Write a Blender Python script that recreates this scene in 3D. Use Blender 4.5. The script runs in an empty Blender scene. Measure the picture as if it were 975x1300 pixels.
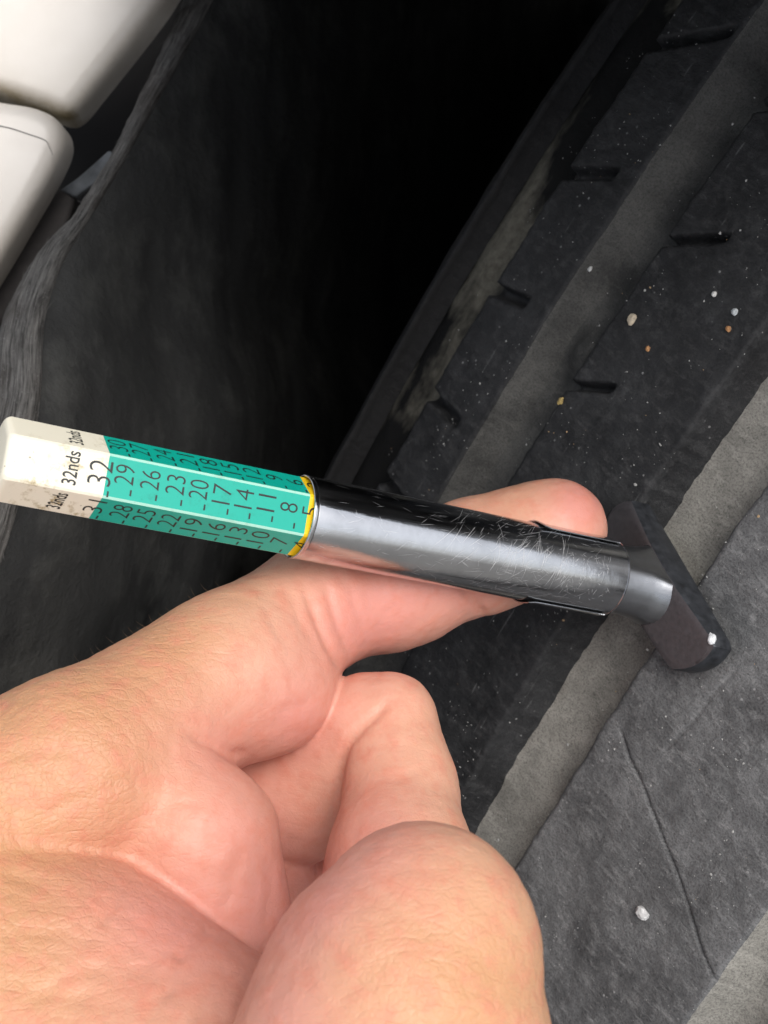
import bpy, bmesh, math, random
import numpy as np
from mathutils import Matrix, Vector, noise

rng = np.random.default_rng(7)
random.seed(7)
scene = bpy.context.scene
coll = scene.collection
MM = 0.001

# ------------------------------------------------------------------ camera
F = 2000.0                                   # focal length in photo pixels (975 x 1300)
def nrm(v):
    v = np.asarray(v, float); return v / np.linalg.norm(v)
# world up written in camera axes: a phone held over the wheel, looking steeply down
UP = nrm((-0.20, 0.50, 0.84))
ex = nrm(np.cross((0, 1, 0), UP)); ey = np.cross(UP, ex)
R3 = np.array([ex, ey, UP])                  # rows: world axes in camera axes -> camera vec to world vec
W = Matrix([list(r) for r in R3]).to_4x4()
W.translation = Vector((0, 0, 0.45))
cam_d = bpy.data.cameras.new('camera'); cam = bpy.data.objects.new('camera', cam_d)
coll.objects.link(cam); scene.camera = cam
cam.matrix_world = W
cam_d.sensor_fit = 'VERTICAL'; cam_d.sensor_height = 24.0
cam_d.lens = 24.0 * F / 1300.0
cam_d.clip_start = 0.01; cam_d.clip_end = 200.0
cam_d.dof.use_dof = True; cam_d.dof.focus_distance = 0.200; cam_d.dof.aperture_fstop = 42.0

# ------------------------------------------------------------------ light
SUN_DIR = nrm((0.22, 0.32, 0.92))            # towards the sun, camera axes
sw = R3 @ SUN_DIR
elev = math.asin(sw[2]); azim = math.atan2(sw[0], sw[1])
world = bpy.data.worlds.new('World'); scene.world = world; world.use_nodes = True
nt = world.node_tree; bg = nt.nodes['Background']
sky = nt.nodes.new('ShaderNodeTexSky'); sky.sky_type = 'NISHITA'; sky.sun_disc = False
sky.sun_elevation = elev; sky.sun_rotation = azim
sky.air_density = 1.0; sky.dust_density = 4.0; sky.ozone_density = 0.6
hs = nt.nodes.new('ShaderNodeHueSaturation'); hs.inputs['Saturation'].default_value = 0.35
nt.links.new(sky.outputs[0], hs.inputs['Color'])
nt.links.new(hs.outputs[0], bg.inputs[0]); bg.inputs[1].default_value = 0.125
sl = bpy.data.lights.new('sun', 'SUN'); sl.energy = 1.4; sl.angle = math.radians(45); sl.color = (1, 0.965, 0.92)
so = bpy.data.objects.new('sun', sl); coll.objects.link(so)
so.rotation_euler = Vector(sw).to_track_quat('Z', 'Y').to_euler()
so.location = (0, 0, 2)
vs = scene.view_settings
vs.view_transform = 'Standard'; vs.look = 'None'; vs.gamma = 1.0; vs.exposure = 0.66; vs.use_curve_mapping = False

# ------------------------------------------------------------------ helpers
def ray(px, py): return np.array([(px - 487.5) / F, (650 - py) / F, -1.0])
def P(px, py, d): return ray(px, py) * d     # a point d millimetres in front of the lens
def proj(p):
    p = np.asarray(p); d = -p[..., 2]
    return np.stack([p[..., 0] / d * F + 487.5, 650 - p[..., 1] / d * F], -1)
def frame(o, x, y, z):
    m = Matrix.Identity(4)
    for i in range(3):
        m[i][0], m[i][1], m[i][2], m[i][3] = x[i], y[i], z[i], o[i] * MM
    return m
def loc(m, p):                                # camera mm -> local mm of frame m
    a = np.array(m); return (np.asarray(p) - a[:3, 3] / MM) @ a[:3, :3]

def thing(name, F4, label, cat, parent=None, pF=None):
    o = bpy.data.objects.new(name, None); coll.objects.link(o); o.empty_display_size = 0.01
    if parent is None: o.matrix_world = W @ F4
    else: o.parent = parent; o.matrix_basis = pF.inverted() @ F4
    if label: o['label'] = label
    if cat: o['category'] = cat
    return o
def mesh(name, v, f, mats, smooth=True, auto=None, midx=None):
    me = bpy.data.meshes.new(name)
    v = np.asarray(v, float) * MM
    me.from_pydata([tuple(p) for p in v], [], [tuple(int(i) for i in q) for q in f])
    for m in (mats if isinstance(mats, (list, tuple)) else [mats]): me.materials.append(m)
    if midx is not None: me.polygons.foreach_set('material_index', np.asarray(midx, np.int32))
    if smooth: me.polygons.foreach_set('use_smooth', [True] * len(me.polygons))
    me.update()
    if auto is not None: me.set_sharp_from_angle(angle=math.radians(auto))
    return me
def obj(name, me, parent=None, F4=None):
    o = bpy.data.objects.new(name, me); coll.objects.link(o)
    if parent is not None:
        o.parent = parent
        if F4 is not None: o.matrix_basis = F4
    elif F4 is not None: o.matrix_world = W @ F4
    return o

class MB:                                     # collects raw geometry
    def __init__(s): s.v = []; s.f = []; s.m = []; s.n = 0
    def add(s, v, f, m=0):
        v = np.asarray(v, float).reshape(-1, 3)
        s.v.append(v); s.f += [tuple(i + s.n for i in q) for q in f]; s.m += [m] * len(f); s.n += len(v)
    def mesh(s, name, mats, smooth=True, auto=None):
        return mesh(name, np.concatenate(s.v), s.f, mats, smooth, auto, s.m)
def lathe(prof, n=96, a0=0, a1=2 * math.pi):  # prof: (x, r) pairs round local X
    full = abs(a1 - a0 - 2 * math.pi) < 1e-6
    k = n if full else n + 1
    an = a0 + (a1 - a0) * np.arange(k) / n
    v = np.array([[(x, r * math.sin(a), r * math.cos(a)) for a in an] for x, r in prof]).reshape(-1, 3)
    f = []
    for i in range(len(prof) - 1):
        for j in range(n if full else n):
            j2 = (j + 1) % k
            f.append((i * k + j, (i + 1) * k + j, (i + 1) * k + j2, i * k + j2))
    return v, f
def gridf(nu, nv):
    return [(i * nv + j, (i + 1) * nv + j, (i + 1) * nv + j + 1, i * nv + j + 1) for i in range(nu - 1) for j in range(nv - 1)]

# ------------------------------------------------------------------ materials
class Mat:
    def __init__(s, name, rough=0.5, metal=0.0, spec=0.5):
        s.m = bpy.data.materials.new(name); s.m.use_nodes = True
        s.t = s.m.node_tree; s.b = s.t.nodes['Principled BSDF']
        s.b.inputs['Roughness'].default_value = rough; s.b.inputs['Metallic'].default_value = metal
        s.b.inputs['Specular IOR Level'].default_value = spec
        tc = s.n('ShaderNodeTexCoord'); s.co = tc.outputs['Object']
    def n(s, t, **k):
        nd = s.t.nodes.new(t)
        for a, b in k.items(): setattr(nd, a, b)
        return nd
    def l(s, a, b): s.t.links.new(a, b)
    def mapped(s, scale=(1, 1, 1), rot=(0, 0, 0), loc=(0, 0, 0)):
        mp = s.n('ShaderNodeMapping'); s.l(s.co, mp.inputs[0])
        mp.inputs['Scale'].default_value = scale; mp.inputs['Rotation'].default_value = rot; mp.inputs['Location'].default_value = loc
        return mp.outputs[0]
    def noise(s, scale, detail=4, rough=0.55, co=None, dist=0.0):
        nd = s.n('ShaderNodeTexNoise'); s.l(co or s.co, nd.inputs['Vector'])
        nd.inputs['Scale'].default_value = scale; nd.inputs['Detail'].default_value = detail
        nd.inputs['Roughness'].default_value = rough; nd.inputs['Distortion'].default_value = dist
        return nd.outputs[0]
    def voro(s, scale, feature='F1', co=None, out='Distance', rnd=1.0):
        nd = s.n('ShaderNodeTexVoronoi', feature=feature); s.l(co or s.co, nd.inputs['Vector'])
        nd.inputs['Scale'].default_value = scale; nd.inputs['Randomness'].default_value = rnd
        return nd.outputs[out]
    def ramp(s, x, stops):
        nd = s.n('ShaderNodeValToRGB'); s.l(x, nd.inputs[0]); e = nd.color_ramp.elements
        while len(e) < len(stops): e.new(0.5)
        for el, (p, c) in zip(e, stops):
            el.position = p; el.color = (c, c, c, 1) if np.isscalar(c) else (*c, 1)
        return nd.outputs[0]
    def mix(s, fac, a, b, mode='MIX'):
        nd = s.n('ShaderNodeMix', data_type='RGBA', blend_type=mode)
        for sock, val in ((nd.inputs[0], fac), (nd.inputs[6], a), (nd.inputs[7], b)):
            if hasattr(val, 'is_output'): s.l(val, sock)
            elif np.isscalar(val): sock.default_value = val
            else: sock.default_value = (*val, 1)
        return nd.outputs[2]
    def math(s, op, a, b=0.0):
        nd = s.n('ShaderNodeMath', operation=op)
        for sock, val in zip(nd.inputs, (a, b)):
            if hasattr(val, 'is_output'): s.l(val, sock)
            else: sock.default_value = val
        return nd.outputs[0]
    def attr(s, name, out='Color'):
        nd = s.n('ShaderNodeAttribute', attribute_name=name); return nd.outputs[out]
    def bump(s, h, dist, strength=1.0, prev=None):
        nd = s.n('ShaderNodeBump'); s.l(h, nd.inputs['Height'])
        nd.inputs['Distance'].default_value = dist; nd.inputs['Strength'].default_value = strength
        if prev is not None: s.l(prev, nd.inputs['Normal'])
        return nd.outputs[0]
    def base(s, c):
        if hasattr(c, 'is_output'): s.l(c, s.b.inputs['Base Color'])
        else: s.b.inputs['Base Color'].default_value = (*c, 1)
    def rough(s, c): s.l(c, s.b.inputs['Roughness'])
    def normal(s, c): s.l(c, s.b.inputs['Normal'])

def rubber(name, dark, light, dust, dustiness, floor=False):
    M = Mat(name, 0.72, 0, 0.35)
    streak = M.mapped((0.35, 1, 1), (0, 0, math.radians(38)))
    a = M.noise(95, 7, 0.62)
    b = M.noise(900, 4, 0.7, streak)
    c = M.noise(3200, 3, 0.7)
    col = M.mix(M.ramp(a, [(0.34, 0.0), (0.68, 1.0)]), dark, light)
    col = M.mix(M.math('MULTIPLY', M.ramp(b, [(0.52, 0), (0.72, 1)]), dustiness), col, dust)
    mo = M.ramp(M.noise(330, 6, 0.72), [(0.5, 0), (0.68, 1)])
    col = M.mix(M.math('MULTIPLY', mo, 0.18), col, light if floor else dust)
    sp = M.math('MULTIPLY', M.ramp(M.voro(720, 'F1'), [(0.10, 1), (0.17, 0)]), M.ramp(M.noise(160, 3), [(0.56, 0), (0.64, 1)]))
    if not floor:
        col = M.mix(M.math('MULTIPLY', sp, 0.5), col, (0.42, 0.42, 0.42))
        scr = M.mapped((1, 0.05, 1), (0, 0, math.radians(-52)))
        s1 = M.math('MULTIPLY', M.ramp(M.voro(900, 'F1', scr), [(0.10, 1), (0.18, 0)]), M.ramp(M.noise(120, 3), [(0.5, 0), (0.66, 1)]))
        col = M.mix(M.math('MULTIPLY', s1, 0.25), col, (0.3, 0.3, 0.3))
    col = M.mix(M.ramp(c, [(0.3, 0.55), (0.55, 0.0)]), col, (0.004, 0.004, 0.005))
    M.base(col)
    n1 = M.bump(a, 0.0008, 0.4); n2 = M.bump(b, 0.00022, 0.7, n1); n3 = M.bump(c, 0.00016, 0.8, n2)
    M.normal(n3); M.rough(M.ramp(b, [(0.3, 0.55), (0.7, 0.85)]))
    return M.m
M_rib = rubber('tread_rubber', (0.008, 0.0083, 0.0092), (0.026, 0.0268, 0.0285), (0.12, 0.12, 0.122), 0.25)
M_rib2 = rubber('scuffed_tread_rubber', (0.062, 0.063, 0.065), (0.155, 0.157, 0.16), (0.30, 0.30, 0.30), 0.45)
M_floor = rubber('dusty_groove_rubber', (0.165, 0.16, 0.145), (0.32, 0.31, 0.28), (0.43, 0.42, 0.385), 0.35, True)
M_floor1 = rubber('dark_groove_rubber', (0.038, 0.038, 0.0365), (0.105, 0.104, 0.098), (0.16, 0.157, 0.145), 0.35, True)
def mk_patch():  # tan is dust; the black between is lug shade put into the colour
    M = Mat('dust_and_shade_rubber', 0.85, 0, 0.2)
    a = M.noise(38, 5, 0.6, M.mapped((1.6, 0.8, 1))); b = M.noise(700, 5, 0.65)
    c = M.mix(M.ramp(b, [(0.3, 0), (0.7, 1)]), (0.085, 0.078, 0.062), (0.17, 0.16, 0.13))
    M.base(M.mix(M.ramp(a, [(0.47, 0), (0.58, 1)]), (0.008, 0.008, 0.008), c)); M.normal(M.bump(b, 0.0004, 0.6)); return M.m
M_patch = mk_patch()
M_side = rubber('sidewall_rubber', (0.006, 0.006, 0.0065), (0.012, 0.012, 0.0125), (0.02, 0.02, 0.02), 0.2, True)

def plain(name, col, rough, metal=0.0, var=0.15, nscale=300, bump=0.0001):
    M = Mat(name, rough, metal)
    a = M.noise(nscale, 5, 0.6)
    M.base(M.mix(M.ramp(a, [(0.3, 0), (0.7, 1)]), tuple(c * (1 - var) for c in col), tuple(min(1, c * (1 + var)) for c in col)))
    if bump: M.normal(M.bump(a, bump, 0.6))
    M.rough(M.ramp(a, [(0.3, max(0.02, rough - 0.08)), (0.7, min(1, rough + 0.08))]))
    return M.m

def mk_white():
    M = Mat('white_paint', 0.3)
    a = M.noise(26, 5, 0.6); b = M.noise(900, 3, 0.6)
    c = M.mix(M.ramp(a, [(0.35, 0), (0.75, 1)]), (0.60, 0.565, 0.52), (0.52, 0.48, 0.43))
    dirt = M.attr('dirt', 'Fac')
    c = M.mix(M.math('MULTIPLY', dirt, M.ramp(M.noise(120, 5, 0.7), [(0.25, 0.35), (0.6, 1.0)])), c, (0.24, 0.19, 0.11))
    sp = M.math('MULTIPLY', M.ramp(M.voro(260), [(0.03, 1), (0.07, 0)]), M.ramp(M.noise(70), [(0.55, 0), (0.6, 1)]))
    c = M.mix(M.math('MULTIPLY', sp, 0.6), c, (0.25, 0.2, 0.15))
    M.base(c); M.rough(M.ramp(a, [(0.3, 0.28), (0.7, 0.5)])); M.normal(M.bump(b, 0.00004, 0.4))
    return M.m
M_white = mk_white()

def mk_liner():
    M = Mat('arch_liner_felt', 0.9, 0, 0.15)
    st = M.mapped((1, 0.12, 1), (0, 0, math.radians(10)))
    a = M.noise(28, 6, 0.62, st); b = M.noise(2200, 3, 0.7); d = M.noise(60, 6, 0.65)
    c = M.mix(M.ramp(a, [(0.35, 0), (0.7, 1)]), (0.02, 0.0205, 0.021), (0.07, 0.071, 0.069))
    c = M.mix(M.ramp(d, [(0.5, 0), (0.75, 0.6)]), c, (0.12, 0.12, 0.112))
    M.base(c); M.normal(M.bump(b, 0.0003, 0.5, M.bump(d, 0.003, 0.5)))
    return M.m
M_liner = mk_liner()
def mk_edge():
    M = Mat('frayed_edge_felt', 0.95, 0, 0.1)
    mp = M.n('ShaderNodeMapping'); M.l(M.attr('strip', 'Vector'), mp.inputs[0]); mp.inputs['Scale'].default_value = (0.09, 1.3, 1)
    a = M.noise(1.6, 6, 0.7, mp.outputs[0]); d = M.noise(110, 6, 0.65); e = M.noise(1800, 3, 0.7)
    c = M.mix(M.ramp(a, [(0.36, 0), (0.66, 1)]), (0.028, 0.027, 0.026), (0.19, 0.184, 0.175))
    c = M.mix(M.ramp(d, [(0.48, 0), (0.7, 0.75)]), c, (0.045, 0.038, 0.034))
    c = M.mix(M.ramp(e, [(0.6, 0), (0.75, 0.5)]), c, (0.30, 0.295, 0.285))
    M.base(c); M.normal(M.bump(a, 0.0005, 0.8, M.bump(e, 0.0002, 0.6))); return M.m
M_edge = mk_edge()
M_black = plain('black_plastic', (0.012, 0.011, 0.011), 0.7, 0, 0.4, 200)
M_strip = plain('dusty_brown_plastic', (0.035, 0.031, 0.03), 0.8, 0, 0.4, 400, 0.0003)
M_bracket = plain('dull_grey_metal', (0.09, 0.098, 0.107), 0.55, 0.3, 0.4, 260, 0.0004)

def mk_skin():
    M = Mat('skin', 0.46, 0, 0.42)
    bl = M.attr('blush', 'Fac'); tn = M.attr('tan', 'Fac')
    a = M.noise(55, 5, 0.6); b = M.noise(420, 4, 0.6)
    c = M.mix(M.ramp(a, [(0.33, 0), (0.68, 1)]), (0.60, 0.32, 0.205), (0.66, 0.39, 0.275))
    c = M.mix(tn, c, (0.51, 0.27, 0.135))
    c = M.mix(bl, c, (0.60, 0.255, 0.205))
    c = M.mix(M.ramp(b, [(0.46, 0), (0.72, 0.55)]), c, (0.58, 0.20, 0.135))
    fr = M.math('MULTIPLY', M.ramp(M.voro(230), [(0.02, 1), (0.09, 0)]), M.ramp(M.noise(90), [(0.55, 0), (0.6, 1)]))
    c = M.mix(M.math('MULTIPLY', fr, 0.25), c, (0.33, 0.15, 0.09))
    # fine skin cells with pores
    warp = M.n('ShaderNodeTexNoise'); M.l(M.co, warp.inputs['Vector']); warp.inputs['Scale'].default_value = 260
    add = M.n('ShaderNodeVectorMath', operation='MULTIPLY_ADD')
    M.l(warp.outputs['Color'], add.inputs[0]); add.inputs[1].default_value = (0.0009,) * 3; M.l(M.co, add.inputs[2])
    v1 = M.ramp(M.voro(1500, 'DISTANCE_TO_EDGE', add.outputs[0]), [(0.0, 0), (0.16, 1)])
    strm = M.n('ShaderNodeMapping'); M.l(add.outputs[0], strm.inputs[0])
    strm.inputs['Rotation'].default_value = (0.3, 0.2, 0.6); strm.inputs['Scale'].default_value = (0.45, 1, 0.8)
    v2 = M.ramp(M.voro(800, 'DISTANCE_TO_EDGE', strm.outputs[0]), [(0.0, 0), (0.16, 1)])
    dv = M.math('MULTIPLY', M.math('SUBTRACT', 1.0, v1), M.math('MULTIPLY', tn, 0.05))
    c = M.mix(dv, c, (0.42, 0.19, 0.11))
    c = M.mix(M.math('MULTIPLY', M.math('SUBTRACT', 1.0, v2), M.math('MULTIPLY', tn, 0.05)), c, (0.42, 0.19, 0.11))
    M.base(c)
    st = M.math('ADD', M.math('MULTIPLY', tn, 0.42), 0.16)
    n1 = M.bump(b, 0.0004, 0.3)
    nd = M.n('ShaderNodeBump'); M.l(v1, nd.inputs['Height']); nd.inputs['Distance'].default_value = 0.00005
    M.l(st, nd.inputs['Strength']); M.l(n1, nd.inputs['Normal'])
    nd2 = M.n('ShaderNodeBump'); M.l(v2, nd2.inputs['Height']); nd2.inputs['Distance'].default_value = 0.00006
    M.l(st, nd2.inputs['Strength']); M.l(nd.outputs[0], nd2.inputs['Normal'])
    M.normal(M.bump(M.noise(3500, 2), 0.00005, 0.5, nd2.outputs[0]))
    M.b.inputs['Subsurface Weight'].default_value = 0.2
    M.b.inputs['Subsurface Radius'].default_value = (1.0, 0.35, 0.18)
    M.b.inputs['Subsurface Scale'].default_value = 0.0013
    M.rough(M.ramp(b, [(0.3, 0.40), (0.7, 0.55)]))
    return M.m
M_skin = mk_skin()

def mk_chrome(name, col, r0, r1, sc=True):
    M = Mat(name, r0, 1.0)
    ln = M.mapped((0.05, 1, 1)); a = M.noise(1500, 4, 0.6, ln); d = M.noise(220, 5, 0.65)
    c = M.mix(M.ramp(d, [(0.4, 0), (0.75, 0.5)]), col, tuple(x * 0.6 for x in col))
    M.base(c)
    M.rough(M.ramp(M.noise(500, 5, 0.7, ln), [(0.3, r0), (0.7, r1)]))
    if sc:
        M.normal(M.bump(a, 0.00003, 0.35, M.bump(d, 0.0002, 0.2)))
    return M.m
M_chrome = mk_chrome('worn_chrome', (0.56, 0.57, 0.59), 0.07, 0.30)
M_neck = mk_chrome('dull_steel', (0.34, 0.35, 0.37), 0.22, 0.42)
M_scr = plain('scratched_bare_metal', (0.66, 0.66, 0.67), 0.4, 0.6, 0.1, 800, 0)
M_foot = plain('gunmetal_oxide', (0.085, 0.078, 0.083), 0.5, 0.4, 0.18, 1500, 0.00003)
M_footside = plain('blued_steel', (0.050, 0.054, 0.062), 0.45, 0.6, 0.45, 700, 0.0001)
M_chip = plain('bare_bright_chip', (0.70, 0.72, 0.74), 0.5, 0.2, 0.15, 1500, 0.0002)

def mk_print(name, col, dirtcol, dirt, rough=0.38):
    M = Mat(name, rough)
    a = M.noise(650, 6, 0.7); b = M.noise(130, 4, 0.6)
    c = M.mix(M.ramp(M.math('MULTIPLY', M.ramp(a, [(0.5, 0), (0.72, 1)]), M.ramp(b, [(0.42, 0), (0.7, 1)])), [(0.05, 0), (0.6, dirt)]), col, dirtcol)
    sp = M.math('MULTIPLY', M.ramp(M.voro(900), [(0.06, 1), (0.14, 0)]), M.ramp(M.noise(330), [(0.56, 0), (0.62, 1)]))
    c = M.mix(M.math('MULTIPLY', sp, dirt * 0.8), c, tuple(x * 0.4 for x in dirtcol))
    M.base(c); M.normal(M.bump(a, 0.00003, 0.4))
    return M.m
M_ivory = mk_print('ivory_plastic', (0.76, 0.72, 0.59), (0.36, 0.29, 0.15), 0.95)
M_green = mk_print('teal_green_print', (0.003, 0.36, 0.275), (0.004, 0.2, 0.15), 0.35)
M_pale = mk_print('worn_pale_edge', (0.36, 0.66, 0.55), (0.25, 0.4, 0.3), 0.5)
M_yellow = mk_print('yellow_print', (0.80, 0.52, 0.01), (0.30, 0.16, 0.01), 0.8)
M_ink = plain('black_ink', (0.012, 0.014, 0.014), 0.45, 0, 0.1, 900, 0)

# ------------------------------------------------------------------ key directions of the place (camera axes, mm)
N = nrm((-0.68, 0.12, 0.72))                       # tread normal
T = nrm((0.4803, 0.8177, 0.3174)); T = nrm(T - N * (T @ N))   # round the tyre
G = np.cross(T, N)                                  # across the tyre
C0 = P(870, 752, 224)                               # just under the gauge's foot
A = nrm(P(785, 735.5, 219.1) - P(390, 658, 198.0))    # axis of the gauge

# ================================================================== GROUND
M_ground = plain('worn_concrete', (0.16, 0.155, 0.145), 0.9, 0, 0.35, 6, 0.002)
gme = bpy.data.meshes.new('ground')
gme.from_pydata([(-60, -60, -0.72), (60, -60, -0.72), (60, 60, -0.72), (-60, 60, -0.72)], [], [(0, 1, 2, 3)]); gme.materials.append(M_ground)
ground = bpy.data.objects.new('ground', gme); coll.objects.link(ground); ground['kind'] = 'structure'

# ================================================================== VEHICLE
VF = frame(P(60, 420, 260), (1, 0, 0), (0, 1, 0), (0, 0, 1))
vehicle = thing('vehicle', VF, 'white vehicle seen close at its wheel arch, with a black dusty tyre behind the hand', 'vehicle')
def veh(name, v, f, mat, **k):                      # v in camera mm
    m = mesh(name, loc(VF, v), f, mat, **k); o = obj(name, m, vehicle); return o

def resample(pts, n):
    pts = np.asarray(pts, float); t = np.arange(len(pts)); 
    tt = np.linspace(0, len(pts) - 1, n); out = []
    for x in tt:                                    # Catmull-Rom
        i = min(int(x), len(pts) - 2); u = x - i
        p0, p1, p2, p3 = pts[max(i - 1, 0)], pts[i], pts[i + 1], pts[min(i + 2, len(pts) - 1)]
        out.append(0.5 * ((2 * p1) + (-p0 + p2) * u + (2 * p0 - 5 * p1 + 4 * p2 - p3) * u * u + (-p0 + 3 * p1 - 3 * p2 + p3) * u ** 3))
    return np.array(out)
# ---- body panels: rounded shells with their own thickness
def smooth_closed(pts, n):
    pts = np.asarray(pts, float); k = len(pts); out = []
    seg = np.linalg.norm(np.roll(pts, -1, 0) - pts, axis=1); cum = np.concatenate([[0], np.cumsum(seg)])
    t = np.linspace(0, cum[-1], n, endpoint=False); q = np.concatenate([pts, pts[:1]])
    return np.stack([np.interp(t, cum, q[:, i]) for i in range(pts.shape[1])], -1)
def plane_depth(px, py, d, n_):
    p = P(px, py, d); n_ = nrm(n_)
    return lambda x, y: float((n_ @ p) / (n_ @ ray(x, y)))
def body_panel(name, outline, d_fun, radius, thick, dirt_fun):
    """plate with a rolled border: height follows the distance to the outline"""
    o2 = smooth_closed(outline, 300)
    for _ in range(8): o2 = 0.25 * np.roll(o2, 1, 0) + 0.5 * o2 + 0.25 * np.roll(o2, -1, 0)
    p = np.array([P(x, y, d_fun(x, y)) for x, y in o2]); q2 = p[:, :2]
    lo_, hi_ = q2.min(0), q2.max(0)
    gx, gy = np.meshgrid(np.arange(lo_[0], hi_[0], 0.7), np.arange(lo_[1], hi_[1], 0.7)); g_ = np.stack([gx.ravel(), gy.ravel()], -1)
    g_ = g_ + rng.uniform(-0.1, 0.1, g_.shape)
    nb = np.roll(q2, -1, 0); dd = np.full(len(g_), 1e9); ins = np.zeros(len(g_), bool)
    for a_, b_ in zip(q2, nb):
        ab = b_ - a_; t = np.clip(((g_ - a_) @ ab) / max(ab @ ab, 1e-9), 0, 1)
        dd = np.minimum(dd, np.linalg.norm(g_ - a_ - t[:, None] * ab, axis=1))
        c1 = (a_[1] > g_[:, 1]) != (b_[1] > g_[:, 1])
        xx = a_[0] + (g_[:, 1] - a_[1]) / (b_[1] - a_[1] if abs(b_[1] - a_[1]) > 1e-9 else 1e-9) * ab[0]
        ins ^= c1 & (g_[:, 0] < xx)
    k = ins & (dd > 0.35) & ((dd < radius * 1.3) | (np.arange(len(g_)) % 5 == 0)); g_, dd = g_[k], dd[k]
    from mathutils.geometry import delaunay_2d_cdt
    allp = np.concatenate([q2, g_]); n = len(q2)
    vv, _, ff, _, _, _ = delaunay_2d_cdt([Vector(x) for x in allp], [], [list(range(n))], 1, 1e-5)
    assert len(vv) == len(allp)
    da = np.concatenate([np.zeros(n), dd])
    A3 = np.c_[p[:, :2], np.ones(n)]; pl = np.linalg.lstsq(A3, p[:, 2], rcond=None)[0]
    z = np.c_[allp, np.ones(len(allp))] @ pl
    w = np.clip(1 - da / radius, 0, 1); z -= radius * (1 - np.sqrt(1 - w ** 2))
    v = np.c_[allp, z]; sk = v[:n] - np.array([0, 0, thick]); nv = len(v); v = np.concatenate([v, sk])
    f = [tuple(t) for t in ff] + [(i, (i + 1) % n, nv + (i + 1) % n, nv + i) for i in range(n)]
    ob = veh(name, v, f, M_white)
    at = ob.data.attributes.new('dirt', 'FLOAT', 'POINT'); px = proj(v); da = np.concatenate([da, np.zeros(n)])
    at.data.foreach_set('value', np.array([dirt_fun(x, y, e) for (x, y), e in zip(px, da)], np.float32))
    bm = bmesh.new(); bm.from_mesh(ob.data); bmesh.ops.recalc_face_normals(bm, faces=bm.faces)
    bm.to_mesh(ob.data); bm.free()
    return ob
def seam_dirt(x, y, dd):
    yy = 118 + 30 * max(0, x) / 85
    e = math.exp(-((y - yy) / 12.0) ** 2) if x < 100 else 0
    return min(1, 0.75 * e + 0.35 * math.exp(-dd / 3.0))
fender = body_panel('fender_panel', [(-170, -170), (420, -170), (285, -120), (232, -42), (206, 0), (178, 37), (147, 76), (118, 112), (98, 138), (84, 149), (66, 142), (40, 132), (0, 120), (-120, 92), (-170, 40)],
                    plane_depth(85, 120, 304, (0.12, -0.05, 1)), 3.4, 7.5, seam_dirt)
fender['label'] = 'upper white body panel with dirt along its lower edge'
BUMP_D = plane_depth(80, 170, 288, (0.15, 0.10, 1))
bump_panel = body_panel('bumper_panel', [(-170, 60), (-120, 100), (0, 126), (36, 131), (60, 140), (75, 152), (81, 168), (80, 184), (66, 214), (42, 256), (0, 327), (-40, 392), (-120, 510), (-170, 560)],
                        BUMP_D, 3.0, 7, lambda x, y, dd: 0.22 * math.exp(-dd / 1.5))
bump_panel['label'] = 'lower white body panel with rounded corner and thin dark crease'
# thin dark crease on the lower panel (an open joint: a narrow dark inlay standing in a slot)
def ribbon(pts, width, lift=0.0):                   # pts: camera mm; ribbon facing the lens side
    p = np.asarray(pts, float); t = np.gradient(p, axis=0); t /= np.linalg.norm(t, axis=1)[:, None]
    s = np.cross(t, (0, 0, 1)); s /= np.linalg.norm(s, axis=1)[:, None]
    w = np.asarray(width).reshape(-1, 1) if np.ndim(width) else width
    a = p + s * w / 2 + (0, 0, lift); b = p - s * w / 2 + (0, 0, lift); c = p - (0, 0, 0.25)
    v = np.concatenate([a, b]); n = len(p)
    return v, [(i, i + 1, n + i + 1, n + i) for i in range(n - 1)]
cr = resample([(-60, 150), (-20, 157), (10, 162), (38, 171), (57, 178), (63, 187), (67, 197)], 38)
v, f = ribbon([P(x, y, BUMP_D(x, y) - 0.12) for x, y in cr], np.linspace(0.22, 0.08, 38))
seam = mesh('panel_seam', loc(VF, v), f, M_strip); obj('panel_seam', seam, bump_panel)

# ---- arch liner: felt sheet that runs from its frayed edge deep behind the tyre and closes round the well
edge_c = [(470, -420, 370), (330, -130, 338), (272, 0, 318), (214, 105, 300), (158, 205, 286), (112, 282, 275), (82, 330, 268), (62, 385, 261), (55, 430, 257), (50, 520, 252), (24, 640, 248), (-20, 780, 244), (-90, 980, 240), (-160, 1300, 236), (-250, 1700, 232)]
ec = resample(edge_c, 240); E0 = np.array([P(*q) for q in ec])
rows = []
for k, (dx, dy, dz) in enumerate([(0, 0, 0), (6, 1, -9), (14, 2, -30), (24, 4, -62), (36, 6, -110), (56, 8, -180), (90, 8, -260), (150, 4, -170), (240, 0, -360), (380, -10, -340)]):
    rows.append(E0 + np.array([dx, dy, dz]))
rows = resample(np.array(rows).reshape(10, -1), 60).reshape(60, 240, 3)
for i in range(60):
    for j in range(240):
        if i > 1:
            q = Vector(rows[i, j] * 0.03)
            rows[i, j] += np.array([1.0, 0, 0.3]) * (noise.noise(q) * 2.2 + noise.noise(q * 3.1) * 0.7) * min(1, i / 6)
liner = veh('arch_liner', rows.reshape(-1, 3), gridf(60, 240), M_liner)
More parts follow.
